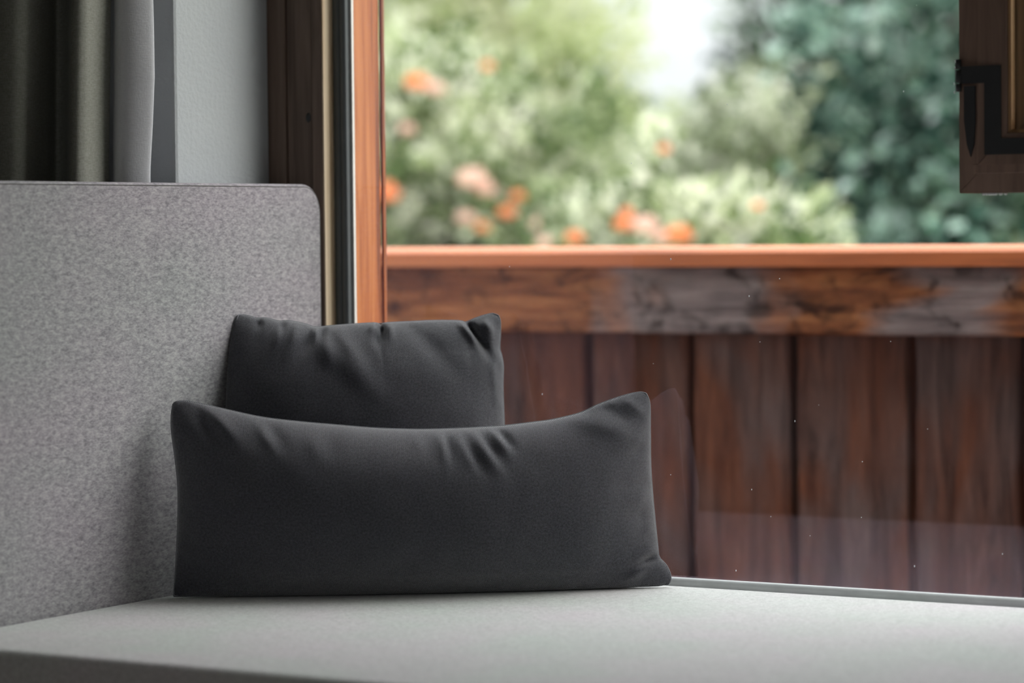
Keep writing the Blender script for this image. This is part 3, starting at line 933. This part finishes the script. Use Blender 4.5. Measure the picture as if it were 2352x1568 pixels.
def plant(name, label, cat, base, lobes, nclump, per, leaf, spread, mat, seed, flowers=(), ground=-2.0, group=None, tw=0.6):
    """a woody plant: stems rising from the ground to lobes of leaf sprays"""
    r = random.Random(seed)
    root = empty(name, (base[0], base[1], ground))
    tag(root, label, cat, group)
    verts, faces, tones = [], [], []
    tot = sum(l[3] * l[4] * l[5] for l in lobes)
    for lb in lobes:
        c = Vector(lb[:3]); rad = Vector(lb[3:6])
        k = max(4, int(nclump * (lb[3] * lb[4] * lb[5]) / tot))
        for _ in range(k):
            dr = rand_dir(r)
            q = r.random() ** 0.38
            cc = c + Vector((dr.x * rad.x, dr.y * rad.y, dr.z * rad.z)) * q
            tone0 = r.random()
            out = (dr + Vector((0, 0, 0.35)) + rand_dir(r) * 0.5).normalized()
            for _ in range(per):
                p = cc + rand_dir(r) * spread * r.random() ** 0.5
                d = (out + rand_dir(r) * 0.9).normalized()
                nn = (Vector((0, 0, 1)) + rand_dir(r) * 0.9).normalized()
                if abs(d.dot(nn)) > 0.95:
                    continue
                ln = leaf * r.uniform(0.7, 1.25)
                i = len(verts)
                verts += leaf_verts(p, d, nn, ln, ln * 0.28)
                faces.append((i, i + 1, i + 2, i + 3))
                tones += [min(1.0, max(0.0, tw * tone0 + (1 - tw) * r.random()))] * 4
    off = Vector(root.location)
    me = bpy.data.meshes.new('foliage')
    me.from_pydata([(v.x - off.x, v.y - off.y, v.z + S - off.z) for v in verts], [], faces)
    at_ = me.attributes.new('tone', 'FLOAT', 'POINT')
    at_.data.foreach_set('value', tones)
    me.materials.append(mat)
    fo = bpy.data.objects.new('foliage', me)
    COL.objects.link(fo)
    fo.parent = root
    fo['kind'] = 'stuff'
    for lb in lobes:
        bm = bmesh.new()
        a = Vector((base[0], base[1], ground)); b = Vector(lb[:3])
        mid = (a + b) / 2 + rand_dir(r) * 0.12
        tube(bm, [a, a * 0.6 + mid * 0.4, mid, mid * 0.4 + b * 0.6, b], lambda q: 0.045 * (1 - 0.8 * q), 7)
        obj('stem', bm, M_BARK, root, True)
    for (fx, fy, fz, fr, kind) in flowers:
        bm = bmesh.new()
        for k in range(12):
            a = k * 2.4
            tilt = 0.25 + 0.75 * k / 12
            d = Vector((math.cos(a) * tilt, math.sin(a) * tilt, 1.0 - 0.55 * tilt)).normalized()
            s = d.cross(Vector((0, 0, 1))).normalized()
            n2 = s.cross(d)
            c = Vector((fx, fy, fz)) - Vector((0, 0, fr * 0.3))
            w = fr * 0.55
            vs = [bm.verts.new(c), bm.verts.new(c + d * fr * 0.6 + s * w - n2 * w * 0.3), bm.verts.new(c + d * fr * 1.1 + s * w * 0.4),
                  bm.verts.new(c + d * fr * 1.1 - s * w * 0.4), bm.verts.new(c + d * fr * 0.6 - s * w - n2 * w * 0.3)]
            bm.faces.new(vs)
        o = obj('flower', bm, M_PETAL_O if kind == 'o' else M_PETAL_P, root)
    return root

def at(px, py, y):
    """where the line of sight through a point of the photograph meets the vertical plane y (metres, z above the seat)"""
    d = fwd + r2 * ((px - 1176) / F_PX) - u2 * ((py - 784) / F_PX)
    c = cam.matrix_world.translation
    k = (y - c.y) / d.y
    return (c.x + d.x * k, y, c.z + d.z * k - S)

def lobes(y, *L):
    """crown lobes: (px, py, dy, rx, ry, rz)"""
    out = []
    for (px, py, dy, rx, ry, rz) in L:
        p = at(px, py, y + dy)
        out.append((p[0], p[1], p[2], rx, ry, rz))
    return out

FL = [(880, 450, 'o', .060), (958, 195, 'o', .045), (1120, 155, 'o', .024), (1165, 492, 'o', .034), (1190, 455, 'o', .028), (1108, 525, 'o', .028), (1085, 418, 'p', .058), (1115, 440, 'p', .04), (1240, 520, 'p', .032), (935, 300, 'p', .030), (1000, 208, 'p', .036), (1070, 505, 'p', .036)]
FL2 = [(1320, 550, 'o', .034), (1435, 520, 'o', .040), (1440, 490, 'o', .022), (1560, 545, 'o', .046), (1525, 345, 'o', .022), (1480, 525, 'p', .050), (1520, 550, 'p', .035), (1740, 475, 'o', .020), (1250, 560, 'p', .03)]
K1 = 1.30                                   # the bushes stand some three metres beyond the railing and further
fl = [(*at(a, b, 6.1 + 0.02 * (i % 3)), rr_ * K1, c) for i, (a, b, c, rr_) in enumerate(FL)]
def big(L, k):
    return [(a, b, c, d * k, e * k, f * k) for a, b, c, d, e, f in L]
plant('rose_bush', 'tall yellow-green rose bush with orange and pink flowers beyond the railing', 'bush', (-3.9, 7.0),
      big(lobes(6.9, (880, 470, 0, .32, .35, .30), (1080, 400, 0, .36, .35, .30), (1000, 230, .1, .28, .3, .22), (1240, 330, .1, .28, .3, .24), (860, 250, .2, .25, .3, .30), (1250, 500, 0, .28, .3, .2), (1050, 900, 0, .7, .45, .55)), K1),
      800, 22, 0.075, 0.14, M_LEAF_GLINT, 11, fl)
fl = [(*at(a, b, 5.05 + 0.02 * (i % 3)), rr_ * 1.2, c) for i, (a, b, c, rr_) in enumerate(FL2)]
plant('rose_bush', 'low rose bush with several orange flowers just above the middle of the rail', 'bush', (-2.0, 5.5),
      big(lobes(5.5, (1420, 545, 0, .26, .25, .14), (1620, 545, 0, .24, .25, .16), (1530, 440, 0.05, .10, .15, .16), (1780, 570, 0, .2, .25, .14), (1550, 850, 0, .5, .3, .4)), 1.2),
      620, 15, 0.068, 0.12, M_LEAF_GLINT, 12, fl)
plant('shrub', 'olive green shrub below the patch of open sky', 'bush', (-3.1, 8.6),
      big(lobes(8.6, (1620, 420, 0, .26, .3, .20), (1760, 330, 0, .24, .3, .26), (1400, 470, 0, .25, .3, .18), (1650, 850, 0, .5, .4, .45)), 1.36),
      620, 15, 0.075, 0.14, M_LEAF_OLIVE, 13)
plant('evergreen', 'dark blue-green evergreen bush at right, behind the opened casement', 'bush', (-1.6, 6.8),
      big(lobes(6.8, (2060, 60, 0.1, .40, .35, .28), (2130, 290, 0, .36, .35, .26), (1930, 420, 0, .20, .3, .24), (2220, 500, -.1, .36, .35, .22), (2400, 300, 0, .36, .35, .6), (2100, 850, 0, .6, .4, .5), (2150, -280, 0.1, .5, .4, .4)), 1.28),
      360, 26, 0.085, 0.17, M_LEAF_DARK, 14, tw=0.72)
plant('tree', 'yellow-green tree, haze painted into its leaves, behind the rose bush at top left of the window', 'tree', (-7.2, 12.2),
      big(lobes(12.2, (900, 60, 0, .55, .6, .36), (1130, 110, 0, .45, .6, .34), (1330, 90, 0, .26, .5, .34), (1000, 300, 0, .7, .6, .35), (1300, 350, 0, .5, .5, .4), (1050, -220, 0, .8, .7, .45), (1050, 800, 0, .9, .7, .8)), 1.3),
      1100, 15, 0.12, 0.23, M_LEAF_HAZE, 15)
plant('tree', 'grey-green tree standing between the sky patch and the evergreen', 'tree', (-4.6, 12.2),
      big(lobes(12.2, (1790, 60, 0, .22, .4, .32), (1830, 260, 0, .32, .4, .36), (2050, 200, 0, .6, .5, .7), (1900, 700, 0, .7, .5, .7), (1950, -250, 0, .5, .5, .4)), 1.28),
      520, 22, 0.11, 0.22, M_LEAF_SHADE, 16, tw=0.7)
plant('hedge', 'distant hedge seen through the gaps between the bushes', 'hedge', (-7.8, 17.0),
      big(lobes(17.0, (800, 450, 0, .8, .6, .75), (1050, 430, .3, .8, .6, .75), (1300, 440, 0, .7, .6, .6), (1520, 440, .2, .6, .6, .48), (1680, 440, 0, .6, .6, .50), (1900, 420, .2, .8, .6, .8), (2200, 420, 0, .9, .6, .8), (1500, 900, 0, 3.2, .6, 1.1)), 1.28),
      1600, 14, 0.17, 0.27, M_LEAF_FAR, 17)
